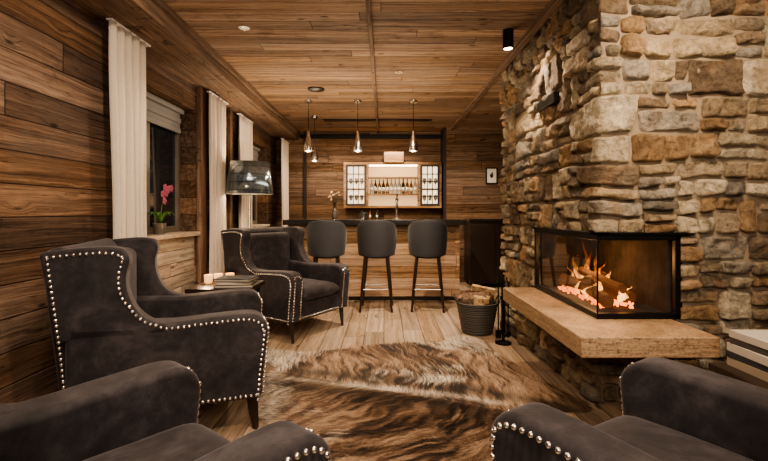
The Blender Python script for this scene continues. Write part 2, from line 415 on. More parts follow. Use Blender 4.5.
uA=uC1+(CY1-3.32); uB=uC2+(FX1+.015-CX)
base=path([(2.95,CY1),(CX,CY1),(1.34,2.66),(1.66,2.66),(1.66,CY0),(2.95,CY0)])
courses(main,[(0,uE)],1.07,H)
courses(main,[(0,uA),(uB,uE)],.5,1.07)
courses(base,[(0,base[1][-1])],0,.5,.12,.20)
chim=empty('stone_fireplace_chimney')
me=bpy.data.meshes.new('stones'); me.from_pydata(SV,[],SF)
ca=me.color_attributes.new('Col','FLOAT_COLOR','POINT')
ca.data.foreach_set('color',np.array([c+(1,) for c in SC],'f').ravel()); me.materials.append(M_stone); me.shade_smooth()
o=bpy.data.objects.new('stones',me); link(o,chim)
def backing(pt,ranges,z0,z1):
    out=[]
    for a,b in ranges:
        us=sorted([a,b]+[c for c in pt[1] if a<c<b]); V=[];F=[]
        for u in us:
            k=0
            P,L,D,N=pt
            for zz in (z0,z1):
                kk=[i for i in range(len(L)) if abs(L[i]-u)<1e-6]
                if kk: q=P[kk[0]]
                else:
                    while u>L[k+1]: k+=1
                    q=P[k]+D[k]*(u-L[k])
                V.append((q[0],q[1],zz))
        for i in range(len(us)-1): F.append((2*i,2*i+2,2*i+3,2*i+1))
        out.append((V,F))
    return out
parts=backing(main,[(0,uE)],1.07,H)+backing(main,[(0,uA),(uB,uE)],.5,1.07)+backing(base,[(0,base[1][-1])],0,.5)
parts.append(([(CX,CY0,1.07),(2.95,CY0,1.07),(2.95,CY1,1.07),(CX,CY1,1.07)],[(0,1,2,3)]))
parts.append(([(CX,CY0,.5),(2.95,CY0,.5),(2.95,CY1,.5),(CX,CY1,.5)],[(0,1,2,3)]))
multi('mortar_core',parts,M_mortar,chim,smooth=False)
box('vent_slot',CX-.06,CX-.02,2.92,3.24,1.965,2.04,M_black,chim,bevel=.004)

box('hearth_slab',.95,1.62,2.02,3.36,.495,.598,M_slab,bevel=.008)

# firebox
fb=empty('corner_fireplace_insert')
def brickmat():
    t=NT('fire_brick'); tc=t.n('ShaderNodeTexCoord').outputs['Object']
    nz=t.n('ShaderNodeTexNoise',i_Vector=tc,i_Scale=12.0,i_Detail=6.0).outputs[0]
    sp=t.n('ShaderNodeSeparateXYZ',i_0=tc); fr=t.math('FRACT',t.math('DIVIDE',t.math('ADD',sp.outputs[0],sp.outputs[1]),.06))
    l=t.ramp(fr,[(.0,.3),(.12,1.0)])
    t.P(Base_Color=t.mix(1.0,t.ramp(nz,[(.3,(.012,.010,.009)),(.7,(.05,.04,.034))]),l,'MULTIPLY'),Roughness=.9); return t.m
M_brick=brickmat()
x0,x1,y0,y1,z0,z1=CX+.0,FX1,CY0,3.32,.60,1.07
boxes('fire_chamber',[(x1-.02,x1+.06,y0,y1+.06,z0,z1),(x0,x1-.02,y1-.02,y1+.06,z0,z1),(x0,x1,y0,y1,z0-.02,z0+.02),(x0+.02,x1,y0+.02,y1,z1-.015,z1+.0)],M_brick,fb)
boxes('steel_frame',[(x0-.045,x0-.015,y0-.045,y1+.02,z1-.03,z1+.01),(x0-.015,x1+.02,y0-.045,y0-.015,z1-.03,z1+.01),
 (x0-.045,x0-.015,y0-.045,y1+.02,z0-.002,z0+.03),(x0-.015,x1+.02,y0-.045,y0-.015,z0-.002,z0+.03),
 (x0-.045,x0-.036,y0-.045,y0-.036,z0+.03,z1-.03),
 (x0-.045,x0-.015,y1-.01,y1+.02,z0,z1),(x1-.01,x1+.02,y0-.045,y0-.015,z0,z1),
 (x0-.05,x0+.03,y0-.05,y1+.02,z1+.0,z1+.015),(x0-.05,x1+.09,y0-.05,y0+.03,z1,z1+.015)],M_black,fb,bevel=.003)
g=NT('fire_glass'); 
tr=g.n('ShaderNodeBsdfTransparent'); tr.inputs[0].default_value=(.85,.85,.85,1); gl=g.n('ShaderNodeBsdfGlossy'); gl.inputs['Roughness'].default_value=.03; gl.inputs[0].default_value=(.55,.55,.55,1)
fz=g.n('ShaderNodeFresnel'); mx=g.n('ShaderNodeMixShader',i_0=g.math('MULTIPLY',fz.outputs[0],.4),i_1=tr.outputs[0],i_2=gl.outputs[0]); g.t.links.new(mx.outputs[0],g.out.inputs[0]); M_fglass=g.m
mobj('glass_side',[(x0-.032,y0-.032,z0+.03),(x0-.032,y1-.01,z0+.03),(x0-.032,y1-.01,z1-.03),(x0-.032,y0-.032,z1-.03)],[(0,1,2,3)],M_fglass,fb,smooth=False)
mobj('glass_front',[(x0-.032,y0-.032,z0+.03),(x1-.01,y0-.032,z0+.03),(x1-.01,y0-.032,z1-.03),(x0-.032,y0-.032,z1-.03)],[(0,1,2,3)],M_fglass,fb,smooth=False)
M_char=simple('charred_log',(.05,.032,.022),.9,bump=.8,bscale=50,var=.6,vscale=20,emit=(1,.25,.04),estr=.12)
M_ember=simple('glowing_embers',(.3,.05,.01),.9,emit=(1,.22,.03),estr=4,var=.5,vscale=40)
def logvf(a,b,r):
    a=Vector(a);b=Vector(b);pts=[a.lerp(b,t/5) for t in range(6)]
    V,F=tubevf(pts,[r*(1+.12*noise.noise(p*9)) for p in pts],9)
    return [Vector(v)+.006*noise.noise_vector(Vector(v)*30) for v in V],F
cx,cy=1.42,2.88
multi('logs',[logvf((cx-.08,cy-.36,.665),(cx+.06,cy+.28,.68),.042),logvf((cx+.1,cy-.30,.67),(cx-.09,cy+.25,.70),.04),logvf((cx-.1,cy-.14,.745),(cx+.12,cy+.1,.745),.034),logvf((cx+.02,cy-.34,.735),(cx-.02,cy+.1,.785),.03)],M_char,fb)
multi('embers',[spherevf((cx+random.uniform(-.12,.12),cy+random.uniform(-.36,.30),.624+random.uniform(0,.02)),random.uniform(.006,.015),6,4) for _ in range(150)],M_ember,fb)
fm=NT('flame'); tc=fm.n('ShaderNodeTexCoord').outputs['Object']
sp=fm.n('ShaderNodeSeparateXYZ',i_0=tc); hz=fm.math('DIVIDE',fm.math('SUBTRACT',sp.outputs[2],.66),.34)
mp=fm.n('ShaderNodeMapping',i_Vector=tc); mp.inputs['Scale'].default_value=(1,1,.4)
nz=fm.n('ShaderNodeTexNoise',i_Vector=mp.outputs[0],i_Scale=30.0,i_Detail=4.0,i_Distortion=1.5).outputs[0]
colr=fm.ramp(fm.math('ADD',hz,fm.math('MULTIPLY',fm.math('SUBTRACT',nz,.5),.8)),[(0,(1,.50,.14)),(.45,(1,.26,.04)),(1,(1,.10,.012))])
em=fm.n('ShaderNodeEmission',i_Color=colr,i_Strength=4.5); tr=fm.n('ShaderNodeBsdfTransparent')
al=fm.ramp(fm.math('ADD',fm.math('MULTIPLY',hz,.5),fm.math('MULTIPLY',nz,1.0)),[(.42,.6),(.75,.03)])
mx=fm.n('ShaderNodeMixShader',i_0=al,i_1=tr.outputs[0],i_2=em.outputs[0]); fm.t.links.new(mx.outputs[0],fm.out.inputs[0])
def flamevf(x,y,z,h,w,ph):
    V=[];F=[];n=12;R=18
    for k in range(R+1):
        t=k/R; r=w*(math.sin(math.pi*min(1,t*.8+.18))**.9)*(1-t)**.55+.0006
        ox=.03*math.sin(ph+t*4.5)*t+.008*math.sin(ph*3+t*14)*t;oy=.035*math.sin(ph*1.7+t*5)*t+.012*math.sin(ph+t*15)*t
        for i in range(n):
            a=2*math.pi*i/n; rr=r*(1+.3*math.sin(3*a+ph+t*7)); V.append((x+ox+rr*.6*math.cos(a),y+oy+rr*math.sin(a),z+h*t))
    for k in range(R):
        for i in range(n): j=(i+1)%n; F.append((k*n+i,k*n+j,(k+1)*n+j,(k+1)*n+i))
    return V,F
hs_=[.07,.10,.08,.11,.09,.12,.16,.12,.22,.30,.33,.20,.27,.14,.10,.08]
fl=[flamevf(cx+random.uniform(-.08,.08),cy-.34+.04*i+random.uniform(-.02,.02),.65+random.uniform(0,.05),hs_[i],random.uniform(.014,.032),i*1.9) for i in range(16)]
fl+=[flamevf(cx+random.uniform(-.1,.1),cy-.2+.05*i,.64,random.uniform(.05,.10),random.uniform(.010,.018),i*2.3+1) for i in range(9)]
multi('flames',fl,fm.m,fb,ang=180)

# ------------------------------------------------------------ wingback armchair
def nails(name,pts,parent,r=.0092):
    multi(name,[spherevf(p,r,7,4) for p in pts],M_nail,parent,ang=180)
def armchair(name,loc,deg,wz=0.0):
    e=empty(name,(loc[0],loc[1],0),math.radians(deg))
    arm=catmull([(.0,.19),(.012,.35),(.03,.50),(.032,.57),(.0,.625),(-.07,.65),(-.25,.645),(-.45,.635),(-.62,.645)],n=4)
    armP=arm+[(-.9,.66),(-.9,.19)]
    wing=catmull([(-.46,.632),(-.54,.655),(-.605,.72),(-.64,.81),(-.645,.89),(-.63,.965),(-.655,1.015),(-.72,1.03),(-.82,1.028),(-.97,1.015)],n=4)
    wingP=wing+[(-1.0,1.005),(-.93,.58),(-.46,.58)]
    for s,nm in ((1,'left'),(-1,'right')):
        ya,yb=(.275,.43) if s>0 else (-.43,-.275)
        extrude_y('arm_'+nm,armP,ya,yb,M_fab,e,.045,5)
        ya,yb=(.335,.43) if s>0 else (-.43,-.335)
        extrude_y('wing_'+nm,wingP,ya,yb,M_fab,e,.035,5)
        yo=.4305*s
        out=[(x-.022 if z<.6 else x-.012,z-(.0 if z<.56 else .026)) for x,z in arm]
        out=[q for q in out if q[0]>-.50]
        w2=[(x-.012,z-.01) for x,z in wing[:10]]+[(x-.03,z-.0) for x,z in wing[10:22]]+[(x-.015,z-.03) for x,z in wing[22:]]
        w2=[q for q in w2 if q[0]<-.5]
        line=resample(out+[(-.50,.622)]+w2,.0265)
        P=[(x,yo,z) for x,z in line if x>-.97]
        back=resample([(-.965,.98),(-.915,.55),(-.885,.21)],.0265); P+=[(x,yo,z) for x,z in back]
        P+=[(-.03-.0265*i,yo,.215) for i in range(32)]
        yc=.3525*s
        for k in range(14):
            z=.215+.0265*k; fx=.002+.03*(z-.19)/.35
            P.append((fx+.002,yc-.045,z)); P.append((fx+.002,yc+.045,z))
        for k in range(1,6):
            a=math.pi*k/6; P.append((.026-.012*math.sin(a),yc-.045*math.cos(a),.575+.035*math.sin(a)))
        nails('nail_trim_'+nm,P,e)
    extrude_y('back',[(-.80,.19),(-.80,.5),(-.86,.98),(-.885,1.02),(-.93,1.03),(-.985,1.02),(-1.005,.98),(-.92,.19)],-.40,.40,M_fab,e,.03,4)
    box('back_cushion',-.86,-.74,-.325,.325,.48,.975,M_fab,e,bevel=.055,seg=5)
    box('seat_rail',-.85,-.015,-.285,.285,.185,.36,M_fab,e,bevel=.025,seg=4)
    V=[];F=[];n=14
    def cp(i,j,top):
        s=-1+2*i/n;t=-1+2*j/n
        ex=min(1,(1-max(abs(s),abs(t)))/.22); hz=math.sqrt(max(0,1-(1-ex)**2))
        rx=.385*s*math.sqrt(1-.06*t*t); ry=.272*t*math.sqrt(1-.06*s*s)
        zc=.415; return (-.355+rx,ry,zc+(1 if top else -1)*(.02+.045*hz)+(.018*(1-s*s)*(1-t*t) if top else 0)+(.005*noise.noise(Vector((s*3,t*3,loc[0]))) ))
    for top in (1,0):
        for j in range(n+1):
            for i in range(n+1): V.append(cp(i,j,top))
    N=(n+1)**2
    for top in (0,1):
        for j in range(n):
            for i in range(n):
                a=top*N+j*(n+1)+i; F.append((a,a+1,a+n+2,a+n+1))
    ring=[i for i in range(n+1)]+[(n+1)*j+n for j in range(1,n+1)]+[(n+1)*n+i for i in range(n-1,-1,-1)]+[(n+1)*j for j in range(n-1,0,-1)]
    for k in range(len(ring)):
        a=ring[k];b=ring[(k+1)%len(ring)]; F.append((a,b,b+N,a+N))
    mobj('seat_cushion',V,F,M_fab,e,ang=180,sub=1)
    nails('rail_nails',[(-.012,-.265+.0265*i,.215) for i in range(21)],e)
    lg=[]
    for lx,ly,dx in ((-.05,.36,.02),(-.05,-.36,.02),(-.86,.36,-.06),(-.86,-.36,-.06)):
        lg.append(tubevf([(lx,ly,.2),(lx+dx*.3,ly,.12),(lx+dx,ly,.0)],[.032,.027,.016],4))
    multi('legs',lg,M_darkwood,e)
    return e
armchair('wingback_armchair',(-.80,2.68),19)
armchair('wingback_armchair',(-.61,4.12),-33)
armchair('wingback_armchair',(-.475,1.34),50)
armchair('wingback_armchair',(.675,1.42),123)

# ------------------------------------------------------------ cowhide rug
ctl=[(-1.0,3.62),(-.70,3.52),(-.35,3.62),(.15,3.78),(.50,3.80),(.72,4.02),(.88,3.88),(.93,3.55),(1.06,3.2),(1.12,2.95),(1.27,2.66),(1.22,2.52),(.98,2.48),(.80,2.2),(.72,1.9),(.50,1.62),(.2,1.72),(-.05,1.68),(-.3,1.75),(-.38,2.1),(-.62,2.35),(-.80,2.55),(-.86,2.9),(-.82,3.2),(-1.05,3.45)]
outl=np.array(catmull(ctl,True,14)); RC=np.array([.15,2.85])
outl=outl+.012*np.array([[noise.noise(Vector((p[0]*12,p[1]*12,0))),noise.noise(Vector((p[0]*12,p[1]*12,7)))] for p in outl])
AXX,AXY=.93,-.37
dark=np.array((.022,.014,.010));mid=np.array((.15,.084,.048));lt=np.array((.38,.26,.17));wh=np.array((.68,.59,.48))
def hide(x,y):
    px,py=x-.15,y-2.75
    s=px*AXX+py*AXY; d=-px*AXY+py*AXX
    d0=d-.06*math.sin(s*2.4+.5)+.03*noise.noise(Vector((s*4,0,3)))
    sg=1 if d0>0 else -1
    wrp=.20*noise.noise(Vector((x*2.0,y*2.0,31)))+.05*noise.noise(Vector((x*8,y*8,3)))
    sw=s+wrp+abs(d0)*.6
    n1=noise.noise(Vector((x*1.5,y*1.5,1)))
    st=noise.noise(Vector((sw*8,d*2.2,4+sg)))
    st2=noise.noise(Vector((sw*24,d*3.2,14+sg)))
    n3=noise.noise(Vector((sw*70,d*8,9)))
    v=.46+.5*st+.75*st2+.75*n3+.55*n1
    if v<.42:
        q=min(1,max(0,(v-.0)/.42)); c=dark+(mid-dark)*q
    else: c=mid+(lt-mid)*min(1,(v-.42)/.5)
    sp=math.exp(-(d0/.03)**2)*max(0,.6+.9*noise.noise(Vector((s*4,0,2)))+.6*n3); sp=min(1,sp); c=c*(1-sp)+wh*sp
    for o_ in (.12,-.12):
        sp2=math.exp(-((d0-o_)/.07)**2)*.55*max(0,1+1.5*noise.noise(Vector((s*5,o_*9,12)))+n3); sp2=min(.85,max(0,sp2)); c=c*(1-sp2)+dark*sp2
    bel=noise.noise(Vector((x*1.8+4,y*1.8,5)))*.8+max(0,abs(d)-.66)*2.0+max(0,-x-.45)*1.9-.36+.35*noise.noise(Vector((x*7,y*7,5)))+.3*n3
    bel=min(1,max(0,bel*2.6)); k=min(1,max(0,bel*.8*(.8+.9*n3))); c=c*(1-k)+wh*k
    return np.clip(c,.006,1)
rugE=empty('cowhide_rug')
NA=len(outl);NR=60;V=[(RC[0],RC[1],.012)];C=[hide(*RC)];F=[]
for k in range(1,NR+1):
    t=k/NR
    for p in outl:
        q=RC+(p-RC)*t; z=.004+.010*min(1,(1-t)*12)+.014*max(0,noise.noise(Vector((q[0]*3,q[1]*3,0))))*min(1,(1-t)*6); V.append((q[0],q[1],z)); C.append(hide(q[0],q[1]))
for i in range(NA): F.append((0,1+i,1+(i+1)%NA))
for k in range(NR-1):
    for i in range(NA): j=(i+1)%NA; a=1+k*NA; F.append((a+i,a+NA+i,a+NA+j,a+j))
def colmesh(name,V,F,C,mat,parent):
    me=bpy.data.meshes.new(name); me.from_pydata(V,[],F); ca=me.color_attributes.new('Col','FLOAT_COLOR','POINT')
    A=np.ones((len(V),4),'f');A[:,:3]=np.array(C); ca.data.foreach_set('color',A.ravel()); me.materials.append(mat); me.shade_smooth()
    o=bpy.data.objects.new(name,me); link(o,parent); return o
t=NT('cowhide'); at=t.n('ShaderNodeAttribute',attribute_name='Col').outputs['Color']; t.P(Base_Color=at,Roughness=.5); t.b.inputs['Specular IOR Level'].default_value=.3; M_hide=t.m
colmesh('hide',V,F,C,M_hide,rugE)
def inside(x,y,poly):
    c=False;n=len(poly);j=n-1
    for i in range(n):
        if ((poly[i][1]>y)!=(poly[j][1]>y)) and x<(poly[j][0]-poly[i][0])*(y-poly[i][1])/(poly[j][1]-poly[i][1])+poly[i][0]: c=not c
        j=i
    return c
NV=[];NF=[];NC=[];small=outl[::4].tolist();cnt=0
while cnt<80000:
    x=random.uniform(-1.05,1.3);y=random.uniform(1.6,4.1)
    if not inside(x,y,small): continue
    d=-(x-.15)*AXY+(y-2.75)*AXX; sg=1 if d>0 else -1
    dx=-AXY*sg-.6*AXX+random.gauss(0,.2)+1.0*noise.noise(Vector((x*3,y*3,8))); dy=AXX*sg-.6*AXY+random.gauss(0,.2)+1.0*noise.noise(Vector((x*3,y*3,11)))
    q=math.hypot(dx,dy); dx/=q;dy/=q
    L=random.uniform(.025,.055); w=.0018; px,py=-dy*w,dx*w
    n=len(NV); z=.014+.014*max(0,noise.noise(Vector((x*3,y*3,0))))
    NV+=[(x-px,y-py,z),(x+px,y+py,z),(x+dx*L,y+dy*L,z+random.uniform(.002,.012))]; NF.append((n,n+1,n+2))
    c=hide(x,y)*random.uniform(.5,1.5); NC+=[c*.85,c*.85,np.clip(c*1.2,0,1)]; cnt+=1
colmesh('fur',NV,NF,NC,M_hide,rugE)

# ------------------------------------------------------------ bar
bar=empty('bar_counter')
boxes('front',[(-1.28,1.0,5.68,5.74,.06,1.03),(-1.28,-1.22,5.74,6.3,.06,1.03),(.94,1.0,5.74,6.3,.06,1.03)],M_bar,bar)
box('plinth',-1.26,.98,5.72,6.28,0,.06,M_darkwood,bar)
box('top',-1.33,1.08,5.5,6.36,1.03,1.10,M_blackstone,bar,bevel=.006)
boxes('corner_posts',[(.96,1.02,5.66,5.72,0,1.03),(-1.3,-1.24,5.66,5.72,0,1.03)],M_bar,bar,bevel=.005)

tap=empty('beer_tap',(.18,5.85,1.101))
lathe('column',[(.05,0),(.05,.012),(.02,.02),(.018,.25),(.022,.26),(.022,.29),(.0,.3)],M_chrome,tap,n=16)
tube('spout',[(0,0,.25),(0,-.06,.26),(0,-.09,.22),(0,-.09,.19)],.009,M_chrome,tap)
tube('handle',[(0,-.03,.27),(0,-.04,.35)],[.007,.012],M_black,tap)
vz=empty('vase_with_twigs',(-.68,5.8,1.101))
M_vg=simple('dark_glass_vase',(.08,.06,.05),.1,coat=1)
lathe('vase',[(.03,0),(.045,.03),(.04,.1),(.022,.15),(.028,.17)],M_vg,vz,n=16)
tw=[];bl=[]
for i in range(12):
    a=random.uniform(0,6.28);l=random.uniform(.12,.24);r=random.uniform(.03,.1)
    e_=(r*math.cos(a),r*math.sin(a),.15+l); tw.append(tubevf([(0,0,.14),(e_[0]*.4,e_[1]*.4,.15+l*.5),e_],.002,4)); bl.append(spherevf(e_,random.uniform(.008,.016),6,4))
multi('twigs',tw,M_darkwood,vz); multi('blossoms',bl,simple('dried_blossom',(.6,.42,.25),.8),vz)
M_bottleg=simple('bottle_glass_green',(.02,.035,.02),.08,coat=1); M_bottlea=simple('bottle_glass_amber',(.16,.07,.02),.08,coat=1); M_bottlec=simple('bottle_glass_clear',(.45,.42,.36),.06,coat=1)
M_label=simple('bottle_label',(.6,.55,.45),.7)
def bottle(parent,x,y,z,s,mat,k):
    lathe('bottle_%d'%k,[(.034*s,0),(.036*s,.01*s),(.036*s,.17*s),(.03*s,.2*s),(.013*s,.235*s),(.012*s,.29*s),(.015*s,.292*s),(.015*s,.305*s)],mat,parent,(x,y,z),n=14)
    lathe('label_%d'%k,[(.0365*s,.05*s),(.0365*s,.13*s)],M_label,parent,(x,y,z),n=14,solid=.0005)
gb=empty('bar_bottles',(0,0,0))
for k,(x,y,m) in enumerate([(-.1,5.95,M_bottleg),(-.2,6.0,M_bottlea),(-.31,5.9,M_bottleg)]): bottle(gb,x,y,1.101,.42,m,k)
ib=empty('ice_bucket',(-.28,5.72,1.101)); lathe('bucket',[(.045,0),(.06,.09),(.064,.092),(.06,.086),(.05,.01),(0,.01)],M_chrome,ib,n=20)

bb=empty('back_bar_cabinet')
M_niche=simple('lit_niche_panel',(.75,.55,.34),.6,emit=(1,.62,.30),estr=.7)
M_lightpanel=simple('opal_cabinet_light',(.9,.78,.6),.5,emit=(1,.76,.48),estr=1.7)
yb=7.58;d0=7.28
boxes('carcass',[(-.70,1.0,d0,yb,2.02,2.06),(-.70,1.0,d0,yb,1.27,1.31),(-.70,-.66,d0,yb,1.31,2.02),(.96,1.0,d0,yb,1.31,2.02),(-.31,-.28,d0,yb,1.31,2.02),(.60,.63,d0,yb,1.31,2.02)],M_bar,bb,bevel=.003)
box('niche_back',-.28,.60,yb-.03,yb-.01,1.31,2.02,M_niche,bb)
boxes('niche_shelves',[(-.28,.60,d0+.02,yb-.03,1.50,1.52),(-.28,.60,d0+.05,yb-.03,1.80,1.815)],M_bar,bb)
box('hood',-.0,.34,d0-.02,yb,2.06,2.24,M_bar,bb,bevel=.004)
boxes('light_strip',[(-.26,.58,d0+.03,d0+.06,2.0,2.018)],M_glow,bb)
for (xa,xb,nm) in ((-.66,-.31,'left'),(.63,.96,'right')):
    box('light_back_'+nm,xa,xb,yb-.16,yb-.14,1.31,2.02,M_lightpanel,bb)
    L=[(xa,xa+.035,d0-.01,d0+.012,1.31,2.02),(xb-.035,xb,d0-.01,d0+.012,1.31,2.02),(xa+.035,xb-.035,d0-.01,d0+.012,1.31,1.345),(xa+.035,xb-.035,d0-.01,d0+.012,1.985,2.02)]
    boxes('door_frame_'+nm,L,M_darkwood,bb)
    L=[]
    for k in range(1,3): xx=xa+.035+(xb-xa-.07)*k/3; L.append((xx-.008,xx+.008,d0-.004,d0+.008,1.345,1.985))
    for k in range(1,5): zz=1.345+.64*k/5; L.append((xa+.035,xb-.035,d0-.004,d0+.008,zz-.008,zz+.008))
    boxes('lattice_'+nm,L,M_darkwood,bb)
    for zz in (1.31,1.6): 
        for q in range(3):
            lathe('glass_%s_%d_%d'%(nm,int(zz*100),q),[(.03,0),(.004,.008),(.004,.08),(.03,.11),(.034,.15),(.028,.19),(.026,.19),(.03,.15),(0,.10)],M_bottlec,bb,(xa+.08+q*.095,7.36,zz+.002),n=12)
    box('glass_shelf_'+nm,xa,xb,d0+.02,yb-.16,1.585,1.6,M_bar,bb)
bs=empty('shelf_bottles')
for k in range(12):
    bottle(bs,-.22+k*.07,7.42,1.521,.82+.08*random.random(),random.choice([M_bottleg,M_bottlea,M_bottlec,M_bottlea]),k)
sb=empty('dark_sideboard',(1.72,6.9,0))
box('body',-.35,.45,-.25,.28,.06,1.05,M_darkwood,sb,bevel=.006); box('top',-.37,.47,-.27,.28,1.05,1.09,M_blackstone,sb,bevel=.004)
boxes('doors',[(-.33,.04,-.262,-.25,.1,1.0),(.06,.43,-.262,-.25,.1,1.0)],M_darkwood,sb,bevel=.004); boxes('feet',[(-.33,-.27,-.2,-.14,0,.06),(.37,.43,-.2,-.14,0,.06),(-.33,-.27,.18,.24,0,.06),(.37,.43,.18,.24,0,.06)],M_darkwood,sb)
pf=empty('picture_frame',(1.84,7.19,1.82))
boxes('frame',[(-.10,-.08,-.02,.005,-.14,.14),(.08,.10,-.02,.005,-.14,.14),(-.08,.08,-.02,.005,.12,.14),(-.08,.08,-.02,.005,-.14,-.12)],M_darkwood,pf)
box('mat',-.08,.08,-.008,.003,-.12,.12,M_white,pf); multi('motif',[spherevf((0,-.01,.0),.03,10,6,1,.1,1.3),spherevf((.01,-.01,.045),.015,8,5,1,.15,1)],M_darkwood,pf)

def stool(x,y,rz=0):
    e=empty('bar_stool',(x,y,0),rz)
    n=28;m=12;V=[];F=[]
    for j in range(m+1):
        t=j/m
        for i in range(n+1):
            a=math.radians(-105+210*i/n); k=abs(a)/math.radians(105)
            top=1.10-.28*k**3.5; bot=.66+.02*k
            z=bot+(top-bot)*t; r=.205+.022*math.sin(t*1.6)
            V.append((r*math.sin(a),-r*math.cos(a)*.95,z))
    for j in range(m):
        for i in range(n): q=j*(n+1)+i; F.append((q,q+1,q+n+2,q+n+1))
    o=mobj('back_shell',V,F,M_stoolfab,e,ang=180,solid=.04)
    b=o.modifiers.new('b','BEVEL'); b.width=.016;b.segments=3;b.limit_method='ANGLE'
    lathe('seat',[(.0,.64),(.16,.64),(.18,.66),(.185,.70),(.175,.735),(.13,.75),(.0,.755)],M_stoolfab,e,n=28,ang=180)
    lg=[]
    for sx in (-1,1):
        for sy in (-1,1): lg.append(tubevf([(sx*.13,sy*.13,.66),(sx*.165,sy*.165,.3),(sx*.19,sy*.19,0)],[.021,.018,.012],8))
    multi('legs',lg,M_darkwood,e)
    c=.168
    multi('footrest',[tubevf([(-c,-c,.27),(c,-c,.27)],.009,8),tubevf([(-c,c,.27),(c,c,.27)],.009,8),tubevf([(-c,-c,.27),(-c,c,.27)],.009,8),tubevf([(c,-c,.27),(c,c,.27)],.009,8)],M_chrome,e)
stool(-.71,5.2,.08); stool(-.09,5.2,-.03); stool(.54,5.2,-.1)

def pendant(x,y,zb):
    e=empty('pendant_lamp',(x,y,0))
    lathe('canopy',[(.045,H-.03),(.05,H-.02),(.05,H-.001)],M_chrome,e,n=20)
    tube('cord',[(0,0,zb+.25),(0,0,H-.02)],.004,M_black,e,n=6)
    lathe('shade',[(.0,zb+.27),(.016,zb+.265),(.024,zb+.2),(.036,zb+.16),(.052,zb+.11),(.06,zb+.05),(.058,zb),(.052,zb),(.053,zb+.05),(.045,zb+.1),(.0,zb+.13)],M_chrome,e,n=20)
    multi('bulb',[spherevf((0,0,zb+.02),.028,10,6)],M_glow,e)
    l=bpy.data.lights.new('bulb_light','POINT'); l.energy=16; l.color=(1,.76,.5); l.shadow_soft_size=.03
    lo=bpy.data.objects.new('bulb_light',l); lo.location=(0,0,zb-.04); link(lo,e)
pendant(-.98,5.45,1.99); pendant(-.34,5.45,1.99); pendant(.38,5.45,1.99); pendant(-1.05,6.35,1.97)
sp_=empty('ceiling_speaker',(-.8,4.95,0)); lathe('grille',[(.09,H-.012),(.1,H-.008),(.1,H-.001)],M_black,sp_)

def add_spot(name,parent,loc,target,energy,size=1.6,blend=.8,col=(1,.79,.58),rad=.04):
    l=bpy.data.lights.new(name,'SPOT'); l.energy=energy; l.color=col; l.spot_size=size; l.spot_blend=blend; l.shadow_soft_size=rad
    o=bpy.data.objects.new(name,l); link(o,parent); o.location=loc
    d=Vector(target)-Vector(loc); o.rotation_euler=d.to_track_quat('-Z','Y').to_euler(); return o
def surface_spot(x,y,tgt,energy,size=1.9):
    e=empty('ceiling_spotlight')
    lathe('housing',[(.0,H-.14),(.036,H-.14),(.036,H-.15),(.042,H-.15),(.042,H-.001)],M_black,e,(x,y,0),n=24)
    lathe('lens',[(0,H-.147),(.034,H-.147),(.034,H-.141)],M_glow,e,(x,y,0),n=24)
    add_spot('spot',e,(x,y,H-.17),tgt,energy,size)
surface_spot(.99,3.35,(1.15,2.7,.6),85,2.3)
surface_spot(1.5,1.5,(1.6,2.4,1.6),120,2.3)  # added spotlight, washes the chimney front with light
surface_spot(-.9,1.2,(-1.2,2.2,0),95,2.4)  # added spotlight, brightens the seating on the left
surface_spot(.3,.9,(.3,2.4,0),165,2.2)  # added spotlight, brightens the rug
def fill_downlight(x,y,energy,size=2.3,tgt=None):  # added ceiling fixture, put in to brighten the bar and walls
    e=empty('added_downlight'); lathe('ring',[(.03,H-.006),(.045,H-.006),(.045,H-.001)],M_chrome,e,(x,y,0),n=20)
    lathe('lens',[(0,H-.005),(.03,H-.005)],M_glow,e,(x,y,0),n=20)
    add_spot('spot',e,(x,y,H-.02),tgt or (x,y+.001,0),energy,size)
fill_downlight(-.9,6.9,110); fill_downlight(.2,7.0,110); fill_downlight(1.5,6.2,120); fill_downlight(-1.1,3.3,80)
fill_downlight(.15,4.35,320,1.7,(.15,5.6,.35)); fill_downlight(-.75,1.9,80,2.2,(-1.9,2.4,1.3))

fl=empty('floor_lamp',(-1.55,4.85,0))
lathe('base',[(.15,0),(.15,.015),(.03,.03),(.014,.05),(.012,.3),(.03,.36),(.034,.42),(.014,.5),(.012,.85),(.026,.9),(.03,.96),(.012,1.05),(.011,1.42),(0,1.43)],M_chrome,fl,n=24)
def shademat():
    t=NT('mirror_lamp_shade'); tc=t.n('ShaderNodeTexCoord').outputs['Object']; sp=t.n('ShaderNodeSeparateXYZ',i_0=tc)
    c=t.ramp(t.math('FRACT',t.math('DIVIDE',sp.outputs[2],.09)),[(0,(.05,.07,.08)),(.15,(.26,.32,.37)),(1,(.26,.32,.37))])
    t.P(Base_Color=c,Roughness=.2,Metallic=.8); return t.m
lathe('shade',[(.265,1.405),(.215,1.77)],shademat(),fl,n=40,solid=.004)
lathe('shade_lining',[(.258,1.407),(.208,1.768)],M_white,fl,n=40,solid=.002)
multi('bulb',[spherevf((0,0,1.53),.035,12,8)],M_glow,fl)
l=bpy.data.lights.new('lamp_light','POINT'); l.energy=26; l.color=(1,.78,.55); l.shadow_soft_size=.05; lo=bpy.data.objects.new('lamp_light',l); lo.location=(0,0,1.6); link(lo,fl)

